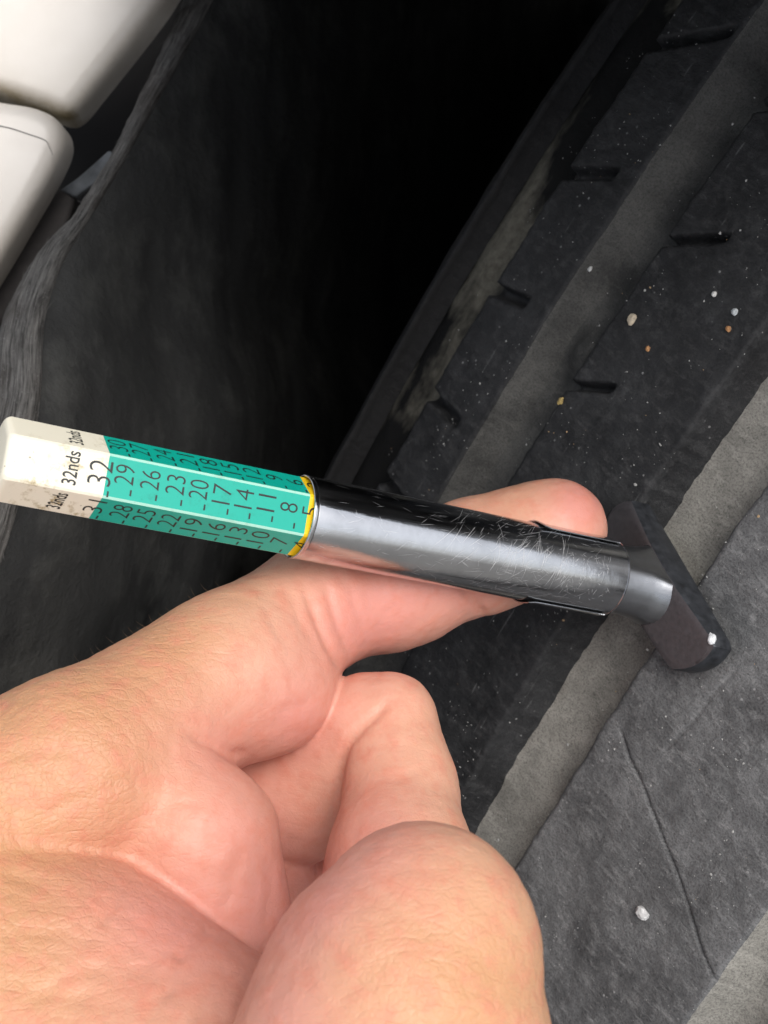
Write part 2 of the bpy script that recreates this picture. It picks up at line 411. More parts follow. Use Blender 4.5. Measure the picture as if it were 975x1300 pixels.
# frayed edge: a folded lip with real thickness along the liner's border
wid = np.interp(np.linspace(0, len(edge_c) - 1, 240), range(len(edge_c)), [26, 30, 40, 30, 24, 26, 40, 54, 62, 72, 84, 90, 95, 100, 110][:len(edge_c)])
lip = []
for j in range(240):
    d = ec[j, 2]; w = wid[j] * d / F
    tj = nrm(E0[min(j + 1, 239)] - E0[max(j - 1, 0)]); side = nrm(np.cross(tj, (0, 0, 1)))
    if side[0] > 0: side = -side
    q = Vector(E0[j] * 0.16); r1 = noise.noise(q) * 0.4 + noise.noise(q * 4) * 0.25
    r2 = noise.noise(q * 1.3 + Vector((9, 0, 0))) * 0.7 + noise.noise(q * 5 + Vector((3, 0, 0))) * 0.5
    c = E0[j]
    prof = [c + (0.2 * r1, 0, -2.5), c + side * (0.1 + 0.25 * r1) + (0, 0, 0.3), c + side * (w * 0.2) + (0, 0, 1.4), c + side * (w * 0.45) + (0, 0, 1.0 + 0.4 * r2),
            c + side * (w * 0.52) + (0, 0, 0.2 + 0.3 * r1), c + side * (w * 0.78) + (0, 0, -0.4), c + side * (w + 0.35 * r2) + (0, 0, -2.2), c + side * (w + 0.3 * r2 - 0.6) + (0, 0, -7)]
    lip.append(prof)
lip = np.array(lip)
lm = mesh('liner_edge', loc(VF, lip.reshape(-1, 3)), gridf(240, 8), M_edge); obj('liner_edge', lm, liner)
at = lm.attributes.new('strip', 'FLOAT_VECTOR', 'POINT')
run = np.concatenate([[0], np.cumsum(np.linalg.norm(np.diff(E0, axis=0), axis=1))])
acr = np.concatenate([np.zeros((240, 1)), np.cumsum(np.linalg.norm(np.diff(lip, axis=1), axis=2), axis=1)], 1)
at.data.foreach_set('vector', np.stack([np.repeat(run[:, None], 8, 1), acr, np.zeros((240, 8))], -1).astype(np.float32).ravel())
# loose fibres along the frayed edge
fb = MB()
for _ in range(220):
    j = int(rng.integers(30, 190)); p0 = lip[j, int(rng.integers(1, 7))]; tj = nrm(E0[j + 1] - E0[j - 1])
    L = rng.uniform(0.8, 3.2); dr = nrm(tj * rng.choice([-1, 1]) + rng.normal(0, 0.35, 3) + (0, 0, 0.15)); sd = nrm(np.cross(dr, (0, 0, 1))) * 0.035
    m_ = p0 + dr * L * 0.5 + (0, 0, 0.25); e_ = p0 + dr * L
    fb.add([p0 - sd, p0 + sd, m_ + sd, m_ - sd, e_], [(0, 1, 2, 3), (3, 2, 4)])
fm = mesh('loose_fibre', loc(VF, np.concatenate(fb.v)), fb.f, M_edge); fo = obj('loose_fibre', fm, liner); fo['kind'] = 'stuff'

# unseen black wing underside, added above the frame to shade the well
av = []
for q in np.linspace(0, 1, 14):
    d = 130 + 515 * q; y = d * 0.325 + 12 + 26 * q
    av.append([np.array([x, y + 10 * math.sin((x + 60) / 330 * math.pi), -d]) for x in np.linspace(-50 + 10 * q, 270, 22)])
av = np.array(av); av2 = av + np.array([0, 5.0, 0])
f1 = gridf(14, 22); mbv = MB(); mbv.add(av.reshape(-1, 3), f1); mbv.add(av2.reshape(-1, 3), [q[::-1] for q in f1])
for j in range(21): mbv.f.append((j, j + 1, 308 + j + 1, 308 + j)); mbv.m.append(0)
veh('arch_shade_roof', np.concatenate(mbv.v), mbv.f, M_black)

# black inner panel behind the gap, dusty strip and grey bracket
v = np.array([[P(x, y, d) for y in np.linspace(-500, 900, 12)] for x, d in ((-400, 345), (-100, 350), (60, 354), (170, 360), (250, 366))]).reshape(-1, 3)
veh('inner_panel', v, gridf(5, 12), M_black)
def slab(name, outline, d, thick, mat, bev=0.5, parent=None):
    o = [P(x, y, d(x, y) if callable(d) else d) for x, y in outline]
    bm = bmesh.new(); vs_ = [bm.verts.new(loc(VF, p) * MM) for p in o]; fc = bm.faces.new(vs_)
    r = bmesh.ops.extrude_face_region(bm, geom=[fc])
    bmesh.ops.translate(bm, verts=[e for e in r['geom'] if isinstance(e, bmesh.types.BMVert)], vec=(0, 0, -thick * MM))
    bmesh.ops.recalc_face_normals(bm, faces=bm.faces)
    bmesh.ops.bevel(bm, geom=list(bm.edges), offset=bev * MM, segments=3, affect='EDGES', profile=0.5)
    me = bpy.data.meshes.new(name); bm.to_mesh(me); bm.free(); me.materials.append(mat)
    me.polygons.foreach_set('use_smooth', [True] * len(me.polygons)); me.set_sharp_from_angle(angle=math.radians(50))
    return obj(name, me, parent or vehicle)
slab('lower_trim_strip', [(-160, 520), (-30, 350), (20, 292), (58, 246), (80, 236), (96, 250), (86, 282), (52, 336), (10, 392), (-60, 520)], lambda x, y: 300 - 0.02 * (y - 240), 9, M_strip, 1.0)
br = slab('mounting_bracket', [(76, 241), (100, 224), (124, 203), (138, 190), (146, 196), (140, 210), (118, 234), (96, 250)], lambda x, y: 296 + 0.05 * (140 - x), 2.4, M_bracket, 0.5)

# ================================================================== TYRE
CT = C0 - A * 2.5
TF = frame(CT, G, T, N)                              # local x across, y round the tyre, z outwards
tyre = thing('tyre', TF, 'dusty black ribbed tyre with worn grooves', None, vehicle, VF)
RAD = 500.0
def crown(u, s):                                     # drop of the tread surface
    sh = np.clip((-66 - u) / 40.0, 0, 3)
    return -(s * s) / (2 * RAD) - 60.0 * sh ** 2 - 0.0004 * (u - 10) ** 2
def tsurf(u, s, h): return np.stack([u, s, crown(u, s) + h], -1)
GD = 5.5                                             # groove depth
def fbm(x, y, sc, seed, octv=4):
    out = np.zeros(x.shape); fl = out.ravel(); xs = x.ravel(); ys = y.ravel()
    for i in range(len(xs)):
        fl[i] = noise.fractal(Vector((xs[i] * sc + seed, ys[i] * sc, seed * 1.7)), 0.8, 2.1, octv)
    return out
# ribs: (u left, u right, material, notches on the left side [(s, length, slant, width)])
S0, S1 = -95, 125
def rib(name, uL, uR, mat, notches, wl, wr, seed, cuts=(), wobR=0.55, du=0.55, ds=0.7, wall=None):
    us = np.arange(uL, uR + 1e-6, (uR - uL) / max(2, round((uR - uL) / du))); ss = np.arange(S0, S1, ds)
    U, S = np.meshgrid(us, ss, indexing='ij')
    H = fbm(U, S, 0.10, seed) * 0.28 + fbm(U, S, 0.9, seed + 5, 3) * 0.07
    e = np.minimum((U - uL) / 0.9, (uR - U) / 0.55); e = np.clip(e, 0, 1)
    H -= 0.45 * (1 - e) ** 2
    for (s0, L, sl_, w) in notches:                  # short slots open at the rib's left side
        along = (U - uL); dist = (S - s0 - sl_ * along)
        H -= (GD * 0.6) * np.clip(1.5 - np.abs(dist) / w, 0, 1) ** 0.7 * np.clip((L - along) / 1.6, 0, 1)
    for path, w, dp in cuts:                         # thin cracks
        path = np.asarray(path); best = np.full(U.shape, 1e9)
        for a, b in zip(path[:-1], path[1:]):
            ab = b - a; tt = np.clip(((U - a[0]) * ab[0] + (S - a[1]) * ab[1]) / (ab @ ab), 0, 1)
            best = np.minimum(best, np.hypot(U - a[0] - tt * ab[0], S - a[1] - tt * ab[1]))
        H -= dp * np.exp(-(best / w) ** 2)
    wob = np.array([noise.noise(Vector((s_ * 0.12, seed, 0))) * 0.5 + noise.noise(Vector((s_ * 0.8, seed, 3))) * 0.22 + min(0, noise.noise(Vector((s_ * 0.35, seed, 8))) + 0.35) * 0.9 for s_ in ss])
    Ue = U + (np.clip(1 - (U - uL) / 2, 0, 1) + np.clip(1 - (uR - U) / 2, 0, 1) * wobR) * wob[None, :]
    top = tsurf(Ue, S, H)
    nL, nR = 7, 5
    left = []
    for k in range(nL):                              # sloped left wall, rounded at its foot
        q = k / nL; hh = -GD * (1 - q ** 1.0) ; uu = Ue[0] - wl * (1 - q) ** 1.3
        left.append(np.stack([uu, ss, crown(uu, ss) + hh + H[0] * q], -1))
    right = []
    for k in range(nR):
        q = (k + 1) / nR; hh = -GD * q; uu = Ue[-1] + wr * q ** 1.6
        right.append(np.stack([uu, ss, crown(uu, ss) + hh + H[-1] * (1 - q)], -1))
    V = np.concatenate([np.array(left), top, np.array(right)])
    me = mesh(name, V.reshape(-1, 3), gridf(V.shape[0], V.shape[1]), [mat, wall or mat],
              midx=np.repeat((np.arange(V.shape[0] - 1) >= nL + len(us) - 1).astype(int), V.shape[1] - 1))
    return obj('tread_rib', me, tyre)
def tl(px, py):                                      # image point -> (u, s) on the tread plane
    r = ray(px, py); q = r * ((N @ CT) / (N @ r)) - CT; return np.array([q @ G, q @ T])
def notch_at(x0, y0, x1, y1, uL, w):
    a, b = tl(x0, y0), tl(x1, y1); sl_ = (b[1] - a[1]) / (b[0] - a[0]); s_start = a[1] + sl_ * (uL - a[0])
    return (s_start, b[0] - uL, sl_, w)
R1L = float(np.mean([tl(690, 230)[0], tl(755, 115)[0]])); R1R = float(np.mean([tl(700, 400)[0], tl(800, 215)[0]])) - 1.2; R2L = float(np.mean([tl(735, 455)[0], tl(850, 270)[0]]))
R3L = float(np.mean([tl(760, 925)[0], tl(945, 650)[0]])); R3R = float(tl(930, 1230)[0]) - 1.5; R2R = R3L - 15.0
print('RIBS', R1L, R1R, R2L, R2R, R3L, R3R)
nr = [notch_at(800, 42, 905, 22, R1L, 0.8), notch_at(700, 212, 768, 212, R1L, 0.8), notch_at(604, 358, 660, 382, R1L, 0.8), notch_at(532, 495, 574, 538, R1L, 0.8), notch_at(470, 600, 510, 650, R1L, 0.8)]
nr2 = [notch_at(842, 300, 915, 296, R2L, 0.6), notch_at(718, 488, 776, 492, R2L, 0.6), notch_at(960, 120, 1040, 110, R2L, 0.6), notch_at(590, 690, 650, 700, R2L, 0.6)]
crack = [tl(p[0] + rng.normal(0, 1.2), p[1]) for p in ((786, 930), (797, 965), (815, 1000), (832, 1052), (850, 1100), (868, 1156), (885, 1210), (900, 1250), (910, 1268))]
crack2 = [tl(*p) for p in ((845, 950), (875, 920), (905, 880), (930, 855))]
rib('tread_rib', -110, R1L - 15, M_side, [(s_ + 17, 12, .2, 1.3) for s_ in (-80, -45, -10, 25, 60, 95)], 3, 2.2, 1.0)
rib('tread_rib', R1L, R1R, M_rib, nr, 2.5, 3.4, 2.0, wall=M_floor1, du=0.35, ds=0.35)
rib('tread_rib', R2L, R2R, M_rib, nr2, 1.0, 2.4, 3.0, du=0.35, ds=0.35)
rib('tread_rib', R3L, R3R, M_rib2, [], 0.6, 3.5, 4.0, wall=M_floor, cuts= [(crack, 0.16, 0.6), (crack2, 0.3, 0.2)], du=0.3, ds=0.3)
rib('tread_rib', R3R + 11, 66.0, M_rib2, [], 1.0, 3.0, 5.0)
# casing with the dusty groove floors, shoulder and sidewall
prof = [(-190, -250), (-176, -200), (-160, -150), (-146, -110), (-134, -76), (-124, -50), (-116, -32), (-110, -20), (-104, -13), (-96, -8.5), (-80, -6.0), (-70, -GD), (-60, -GD - 0.4), (-54, -GD), (-47, -GD), (-45.0, -GD + .9), (-42, -GD), (-39.5, -GD + .2), (-37.8, -GD + 1.0), (-30, -GD), (-14, -GD), (-11, -GD + 0.2), (-8, -GD), (-4, -GD - 0.15), (0, -GD), (12, -GD), (36, -GD), (41, -GD), (47, -GD), (60, -GD), (68, -GD), (76, -14), (92, -50), (110, -150)]
pr = np.array(prof); fine = []
for a, b in zip(pr[:-1], pr[1:]):
    k = max(1, int(abs(b[0] - a[0]) / 1.0)) if -100 < a[0] < 92 else 3
    for i in range(k): fine.append(a + (b - a) * i / k)
fine = np.array(fine + [pr[-1]]); ss = np.arange(S0 - 60, S1 + 60, 1.4)
U, S = np.meshgrid(fine[:, 0], ss, indexing='ij'); Hh = np.repeat(fine[:, 1][:, None], len(ss), 1)
inner = (U > -100) & (U < 92)
Hh += np.where(inner, fbm(U, S, 0.22, 11, 4) * 0.35 + fbm(U, S, 1.2, 14, 2) * 0.08, 0)
blob = [(tl(715, 438), 2.2, 2.4)]                    # lump stuck in the narrow groove
for (c_, r_, h_) in blob: Hh += h_ * np.exp(-(((U - c_[0]) / r_) ** 2 + ((S - c_[1]) / (r_ * 1.5)) ** 2))
Z = np.where(inner, crown(U, S), -(S * S) / (2 * RAD) + crown(np.clip(U, -100, 92), 0 * S)) + Hh
V = np.stack([U, S, Z], -1); fcs = gridf(*U.shape)
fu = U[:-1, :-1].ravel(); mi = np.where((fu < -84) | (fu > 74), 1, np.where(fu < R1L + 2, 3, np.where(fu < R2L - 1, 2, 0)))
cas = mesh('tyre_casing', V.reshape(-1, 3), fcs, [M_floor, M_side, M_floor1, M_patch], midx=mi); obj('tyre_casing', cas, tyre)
# fine grit stuck to the rubber
def rock_mesh(name, seed, mat, sub=2, rough=0.35):
    bm = bmesh.new(); bmesh.ops.create_icosphere(bm, subdivisions=sub, radius=1.0)
    for v_ in bm.verts:
        n_ = noise.noise(v_.co * 1.1 + Vector((seed * 7.3, seed, 0))) * rough + noise.noise(v_.co * 2.7 + Vector((seed, 0, seed * 3))) * rough * 0.5
        v_.co *= 1 + n_
        v_.co.z *= 0.75
    me = bpy.data.meshes.new(name); bm.to_mesh(me); bm.free(); me.materials.append(mat); return me
gb = MB(); ico = bmesh.new(); bmesh.ops.create_icosphere(ico, subdivisions=1, radius=1.0)
iv = np.array([v_.co[:] for v_ in ico.verts]); iff = [tuple(v_.index for v_ in fc.verts) for fc in ico.faces]; ico.free()
cnt = 0
while cnt < 1800:
    u = rng.uniform(-62, 38); s_ = rng.uniform(-60, 110)
    if -46 < u < -37 or -11 < u < 1: 
        if rng.random() < 0.7: continue
        z0 = -GD
    else: z0 = 0
    if noise.noise(Vector((u * 0.11, s_ * 0.11, 5))) + rng.uniform(-0.4, 0.4) < 0.1: continue
    r_ = min(0.20, 0.05 * rng.pareto(2.6) + 0.05); k = rng.uniform(0.6, 1.3, (len(iv), 1))
    sc_ = np.array([rng.uniform(0.7, 1.6), rng.uniform(0.7, 1.5), 0.6]); an = rng.uniform(0, 6.28)
    q = iv * k * r_ * sc_; q = np.stack([q[:, 0] * math.cos(an) - q[:, 1] * math.sin(an), q[:, 0] * math.sin(an) + q[:, 1] * math.cos(an), q[:, 2]], -1)
    gb.add(q + np.array([u, s_, float(crown(np.float64(u), np.float64(s_))) + z0 + 0.05]), iff, 0 if rng.random() < 0.96 else 1); cnt += 1
M_grit = plain('pale_grit', (0.33, 0.33, 0.32), 0.9, 0, 0.3, 1500, 0.0001)
M_sand = plain('tan_grit', (0.36, 0.25, 0.14), 0.9, 0, 0.3, 1500, 0.0001)
go = obj('grit', gb.mesh('grit', [M_grit, M_sand], smooth=False), tyre); go['kind'] = 'stuff'

# ================================================================== PEBBLES (each one lies loose on the tread)
def stone_mat(name, c): 
    M = Mat(name, 0.85); a = M.noise(900, 6, 0.7); b = M.voro(1400)
    M.base(M.mix(M.ramp(a, [(0.35, 0), (0.65, 1)]), tuple(x * 0.6 for x in c), c)); M.normal(M.bump(a, 0.0005, 0.7, M.bump(b, 0.0002, 0.5))); return M.m
ST = dict(cream=stone_mat('cream_stone', (0.62, 0.53, 0.40)), white=stone_mat('white_stone', (0.72, 0.72, 0.70)), grey=stone_mat('grey_stone', (0.60, 0.60, 0.60)), blue=stone_mat('blue_grey_stone', (0.60, 0.64, 0.66)),
          orange=stone_mat('orange_stone', (0.55, 0.28, 0.12)), ochre=stone_mat('ochre_stone', (0.45, 0.33, 0.12)))
peb = [((797, 403), 0.62, 'cream', 'rounded cream pebble, the larger one on the dark tread between the grooves', 1.4),
       ((899, 370), 0.44, 'white', 'small round white pebble on dark tread above the blue grey pebble', 1.0),
       ((926, 393), 0.55, 'blue', 'pale blue grey pebble on the tread near the right side', 1.0),
       ((919, 415), 0.42, 'orange', 'small orange pebble just below the pale blue grey pebble', 1.0),
       ((818, 441), 0.42, 'orange', 'orange brown pebble below the cream pebble on the dark tread', 1.0),
       ((708, 508), 0.50, 'ochre', 'ochre crumb of stone at the lip of the narrow groove', 1.4),
       ((740, 338), 0.36, 'white', 'tiny white pebble at the left side of the narrow groove', 1.2),
       ((809, 1160), 1.12, 'grey', 'pale grey stone on the scuffed tread beside the long thin crack', 0.8)]
for i, (pp, r_, mt, lb, asp) in enumerate(peb):
    u, s_ = tl(*pp); z_ = float(crown(np.float64(u), np.float64(s_)))
    base_ = CT + u * G + s_ * T
    # refine so that it sits where the sight line meets the curved tread
    base_ = base_ + (z_ + r_ * 0.42) * N
    if -47 < u < -44: pass
    me = rock_mesh('pebble', i * 1.7 + 0.4, ST[mt]); 
    for v_ in me.vertices: v_.co = Vector((v_.co.x, v_.co.y * asp, v_.co.z)) * (r_ * MM)
    o = obj('pebble', me, None, frame(base_, G, T, N)); o['label'] = lb; o['category'] = 'pebble'; o['group'] = 'pebbles lying on the tread'

# ================================================================== GAUGE
PB = P(390, 658, 198.0)
GO = PB + A * ((C0 - PB) @ A - 2.5)                        # foot contact on the axis
vw = -GO + A * 25; ZA = nrm(vw - A * (vw @ A)); YA = np.cross(ZA, A)
GF = frame(GO, A, YA, ZA)
gauge = thing('tread_depth_gauge', GF, 'chrome tyre tread gauge with teal numbered scale held against the tread', 'gauge')
def sx(px, y=0.0, z=0.0):                            # axial position of a surface point from its photo column
    lo, hi = -110.0, 20.0
    for _ in range(60):
        m_ = (lo + hi) / 2; q = proj(GO + A * m_ + YA * y + ZA * z)[0]
        if q < px: lo = m_
        else: hi = m_
    return (lo + hi) / 2
s_mouth = sx(398, 0, 5.3); s_end = sx(797, 0, 5.0); s_tip = sx(6, 0, 4.3); s_green = sx(134, 0, 4.3); s_yel = sx(389, 0, 4.3)
PHI = math.radians(5)
AP = 4.38                                            # apothem of the hexagonal stem
def hex_ring(x, ap, ch):
    out = []
    for k in range(6):
        a = PHI + k * math.pi / 3; c, s_ = math.cos(a), math.sin(a)
        hw = ap * math.tan(math.pi / 6) - ch
        for w in (-hw, hw): out.append((x, ap * s_ + w * c, ap * c - w * s_))
    return np.array(out)
def stem(x0, x1, mats, cap0=False, steps=1, ch=0.21):
    mb = MB(); rings = []
    if cap0:
        pass
    for i in range(steps + 1): rings.append(hex_ring((x0 + 1.0 if cap0 else x0) + (x1 - x0 - (1.0 if cap0 else 0)) * i / steps, AP, ch))
    if cap0:
        r0 = []
        for q in np.linspace(0, 1, 8):
            a = q * math.pi / 2
            r0.append(hex_ring(x0 + 0.9 * (1 - math.sin(a)), AP - 0.9 + 0.9 * math.cos(a), ch + 0.3 * q))
        rings = r0[::-1] + rings
    v = np.concatenate(rings); n = 12; f = []; m = []
    for i in range(len(rings) - 1):
        for j in range(n):
            j2 = (j + 1) % n; f.append((i * n + j, i * n + j2, (i + 1) * n + j2, (i + 1) * n + j)); m.append(1 if j % 2 else 0)
    f.append(tuple(range(n))[::-1]); m.append(0); f.append(tuple((len(rings) - 1) * n + j for j in range(n))); m.append(0)
    me = mesh('measuring_stem', v, f, mats, True, 20, m)
    bm = bmesh.new(); bm.from_mesh(me); bmesh.ops.recalc_face_normals(bm, faces=bm.faces); bm.to_mesh(me); bm.free()
    return me
stem_o = obj('measuring_stem', stem(s_green, s_yel, [M_green, M_pale]), gauge)
cap_o = obj('stem_end', stem(s_tip, s_green - 0.004, [M_ivory, M_ivory], True), gauge); cap_o['label'] = 'ivory white end of the stem, grubby with brown specks'
yel_o = obj('yellow_band', stem(s_yel + 0.004, s_mouth + 14, [M_yellow, M_yellow]), gauge); yel_o['label'] = 'yellow zone of the scale at the barrel mouth'

# printed scale: flat lettering on three faces of the stem
def text_geo(body, off=0.0):
    cu = bpy.data.curves.new('t', 'FONT'); cu.body = body; cu.size = 1.0; cu.resolution_u = 4; cu.offset = off
    to = bpy.data.objects.new('t', cu); coll.objects.link(to)
    bpy.context.view_layer.update()
    me = bpy.data.meshes.new_from_object(to.evaluated_get(bpy.context.evaluated_depsgraph_get()))
    v = np.array([p.co[:] for p in me.vertices]); f = [tuple(p.vertices) for p in me.polygons]
    bpy.data.objects.remove(to); bpy.data.curves.remove(cu); bpy.data.meshes.remove(me)
    v[:, 0] -= v[:, 0].min(); v[:, 1] -= v[:, 1].min()
    return v, f, v[:, 0].max(), v[:, 1].max()
def face_basis(k):
    a = PHI + k * math.pi / 3
    return np.array([0, math.sin(a), math.cos(a)]), np.array([0, math.cos(a), -math.sin(a)])   # normal, upward tangent
def put_text(mb, body, k, s_c, capH, width, w_c=0.0, off=-0.012, lift=0.018, grow=1.0):
    """cap height runs along the stem (glyph tops towards the white end), text reads upwards across the face"""
    n_, t_ = face_basis(k); v, f, wx, hy = text_geo(body, off)
    x = s_c + capH / 2 - v[:, 1] / hy * capH; w = w_c - width / 2 + v[:, 0] / wx * width
    q = np.outer(x, (1, 0, 0)) + np.outer(w, t_) + n_ * (AP + lift); mb.add(q, f)
def put_bar(mb, k, s_c, w_c, L, wd, lift=0.018):
    n_, t_ = face_basis(k); q = []
    for a, b in ((-1, -1), (1, -1), (1, 1), (-1, 1)): q.append(np.array([s_c + a * wd / 2, 0, 0]) + t_ * (w_c + b * L / 2) + n_ * (AP + lift))
    mb.add(q, [(0, 1, 2, 3)])
rows_ = {0: ([32, 29, 26, 23, 20, 17, 14, 11, 8, 5], [127, 157.5, 190, 222, 251.5, 281, 309, 337.5, 366, 394]),
         1: ([30, 27, 24, 21, 18, 15, 12, 9, 6, 3], [150, 178, 209, 239, 266.5, 294, 321, 349, 375, 401]),
         -1: ([31, 28, 25, 22, 19, 16, 13, 10, 7, 4], [119, 152.5, 182, 213, 242.5, 271, 299, 327, 354, 381])}
for k, (nums, xs) in rows_.items():
    n_, t_ = face_basis(k); mb = MB()
    for num, x in zip(nums, xs):
        s_c = sx(x, *(n_[1:] * AP)); b = str(num)
        if k == 0: H_, W_, wc = 2.35, (2.25 if len(b) == 2 else 1.15), 0.5
        else: H_, W_, wc = 2.3, (2.6 if len(b) == 2 else 1.3), 0.35
        if num == 32: H_, W_, wc = 2.8, 2.9, 0.2
        if b == '11': W_ *= 0.85
        put_text(mb, b, k, s_c, H_, W_, wc)
        put_bar(mb, k, s_c + H_ / 2 - 0.12, wc - W_ / 2 - 0.85 if len(b) == 2 else wc - 2.1, 0.7, 0.22)
    o = obj('scale_number', mb.mesh('scale_number', M_ink, smooth=False), stem_o)
    mb = MB(); xw = {0: 90, 1: 95, -1: 72}[k]
    put_text(mb, '32nds', k, sx(xw, *(n_[1:] * AP)), 1.75, 3.9 if k == 0 else 3.4, 0.1, 0.012)
    obj('unit_marking', mb.mesh('unit_marking', M_ink, smooth=False), cap_o)

# barrel: hollow chrome tube with a rolled mouth and an end lip
RB = 5.3
b_prof = [(s_mouth + 12, 4.95), (s_mouth + 0.4, 4.98), (s_mouth + 0.05, 5.05), (s_mouth - 0.05, 5.17), (s_mouth, 5.28), (s_mouth + 0.12, 5.35), (s_mouth + 0.45, 5.36), (s_mouth + 0.62, RB - 0.02), (s_mouth + 0.8, RB)]
b_prof += [(x, RB) for x in np.linspace(s_mouth + 3, s_end - 1.2, 14)]
b_prof += [(s_end - 0.26, RB), (s_end - 0.22, RB + 0.06), (s_end - 0.06, RB + 0.06), (s_end, RB + 0.0), (s_end + 0.02, RB - 0.1), (s_end + 0.02, 4.3)]
v, f = lathe(b_prof, 128); barrel = obj('barrel', mesh('barrel', v, f, M_chrome, True, 28), gauge)
barrel['label'] = 'scratched chrome tube'
# clip band wrapped round the back of the barrel, its two rolled edges showing above and below
sc0, sc1 = sx(694, 0, 5), s_end - 0.7
cl = MB()
a0, a1 = math.radians(62), math.radians(360 - 66)
na = 70; nx = 26
xs_ = np.linspace(sc0, sc1, nx)
ring = []
for i, x in enumerate(xs_):
    row = []
    for j in range(na + 1):
        a = a0 + (a1 - a0) * j / na; q = (x - sc0) / (sc1 - sc0)
        flare = 0.22 * math.exp(-((q - 0.0) / 0.07) ** 2)
        edge = 0.2 * (math.exp(-((a - a0) / 0.13) ** 2) + math.exp(-((a1 - a) / 0.13) ** 2))
        r_ = RB + 0.17 + flare + edge
        row.append((x + 0.0, r_ * math.sin(a), r_ * math.cos(a)))
    ring.append(row)
ring = np.array(ring); inner_ = ring.copy(); rr = np.hypot(ring[..., 1], ring[..., 2])
inner_[..., 1] *= (rr - 0.15) / rr; inner_[..., 2] *= (rr - 0.15) / rr
cl.add(ring.reshape(-1, 3), gridf(nx, na + 1)); cl.add(inner_.reshape(-1, 3), [q[::-1] for q in gridf(nx, na + 1)])
no = nx * (na + 1)
for i in range(nx - 1):
    for j in (0, na): cl.f.append((i * (na + 1) + j, (i + 1) * (na + 1) + j, no + (i + 1) * (na + 1) + j, no + i * (na + 1) + j)); cl.m.append(0)
for j in range(na):
    for i in (0, nx - 1): cl.f.append((i * (na + 1) + j, i * (na + 1) + j + 1, no + i * (na + 1) + j + 1, no + i * (na + 1) + j)); cl.m.append(0)
cm = cl.mesh('clip_band', M_chrome, True, 50)
bm = bmesh.new(); bm.from_mesh(cm); bmesh.ops.remove_doubles(bm, verts=bm.verts, dist=1e-7); bmesh.ops.recalc_face_normals(bm, faces=bm.faces); bm.to_mesh(cm); bm.free()
obj('clip_band', cm, gauge)
# scratches: fine bright scores laid into the tube's skin
sb = MB()
def scratch(x0, a_, dx, da, w, bend=0.0):
    n = 9; pts = []
    for i in range(n):
        q = i / (n - 1); x = x0 + dx * q; a = a_ + da * q + bend * math.sin(q * math.pi)
        pts.append(((RB + 0.012), x, a))
    dirv = np.array([dx, da * RB]); dirv /= np.linalg.norm(dirv) + 1e-9; px_, pa_ = -dirv[1], dirv[0] / RB
    v = []
    for i, (r_, x, a) in enumerate(pts):
        ww = w * math.sin((i + 0.15) / (n - 0.7) * math.pi) * 0.5
        for sg in (-1, 1): v.append((x + sg * px_ * ww, r_ * math.sin(a + sg * pa_ * ww), r_ * math.cos(a + sg * pa_ * ww)))
    sb.add(v, [(2 * i, 2 * i + 1, 2 * i + 3, 2 * i + 2) for i in range(n - 1)])
xa, xb = s_mouth + 1.5, s_end - 1.5; xm0, xm1 = sx(600, 0, 5), sx(725, 0, 5)
for _ in range(34):                                   # rubbed rings where the clip slid
    x = rng.uniform(xm0 + 3, xm1 - 1); scratch(x, rng.uniform(-0.75, 0.4), rng.normal(0.5, 0.4), rng.uniform(0.2, 0.8), rng.uniform(0.02, 0.06), 0.0)
for _ in range(170):
    x = rng.normal((xm0 + xm1) / 2 - 1, 5.5); L = rng.normal(0, 1.4); scratch(x, rng.uniform(-1.0, 1.1), L, L * rng.normal(0.14, 0.10), rng.uniform(0.015, 0.04), 0.0)
for _ in range(220):
    x = rng.uniform(xa, xb - 3); scratch(x, rng.uniform(-1.2, 1.2), rng.uniform(-2.4, 2.4), rng.normal(0, 0.10), rng.uniform(0.008, 0.022), 0.0)
for _ in range(90):
    x = rng.uniform(xm1 - 2, xb - 1.5); scratch(x, rng.uniform(-0.7, 0.6), rng.uniform(-0.8, 0.8), rng.normal(0, 0.12), rng.uniform(0.015, 0.04))
keep = np.concatenate(sb.v); keep[:, 0] = np.clip(keep[:, 0], s_mouth + 1.0, s_end - 1.05)
so_ = obj('scratch_marks', mesh('scratch_marks', keep, sb.f, M_scr), barrel); so_['kind'] = 'stuff'

# foot: cross bar with sloping arms and a flat-sided neck
Bd = np.array([0.36, -0.72, 0.59]); bl = loc(GF, GO + nrm(Bd))            # bar direction in gauge axes
bl = nrm((bl[0] * 0.7, bl[1], bl[2])); cl_ = nrm(np.cross((1, 0, 0), bl))  # width direction
if (np.array(GF)[:3, :3] @ cl_)[0] < 0: cl_ = -cl_
HWID = 4.4
def fpt(x, y, w): return np.array([x, 0, 0]) + bl * y + cl_ * w
outl = []                                             # plan outline (y along bar, w across)
YL, YU = 14.2, -15.0
for a in np.linspace(-1, 1, 21):                      # rounded near end
    outl.append((YL + 0.30 * HWID * a - 1.3 * a * a - (0.7 if abs(a) > 0.95 else 0), HWID * (a if abs(a) < 0.95 else math.copysign(1, a) * 0.985)))
for y in np.linspace(13.0, -11.4, 36): outl.append((y, HWID))
for a in np.linspace(1, -1, 21): outl.append((YU + 2.4 * a * a, HWID * a))
for y in np.linspace(-11.4, 10.0, 36): outl.append((y, -HWID))
outl = np.array(outl)
def hgt(y): 
    ay = abs(y); return float(np.interp(ay, [0, 4.6, 7.0, 11.5, 16], [4.5, 4.4, 4.1, 3.5, 2.8]))
fb_ = MB(); nO = len(outl); cen = outl.mean(0)
rings = []
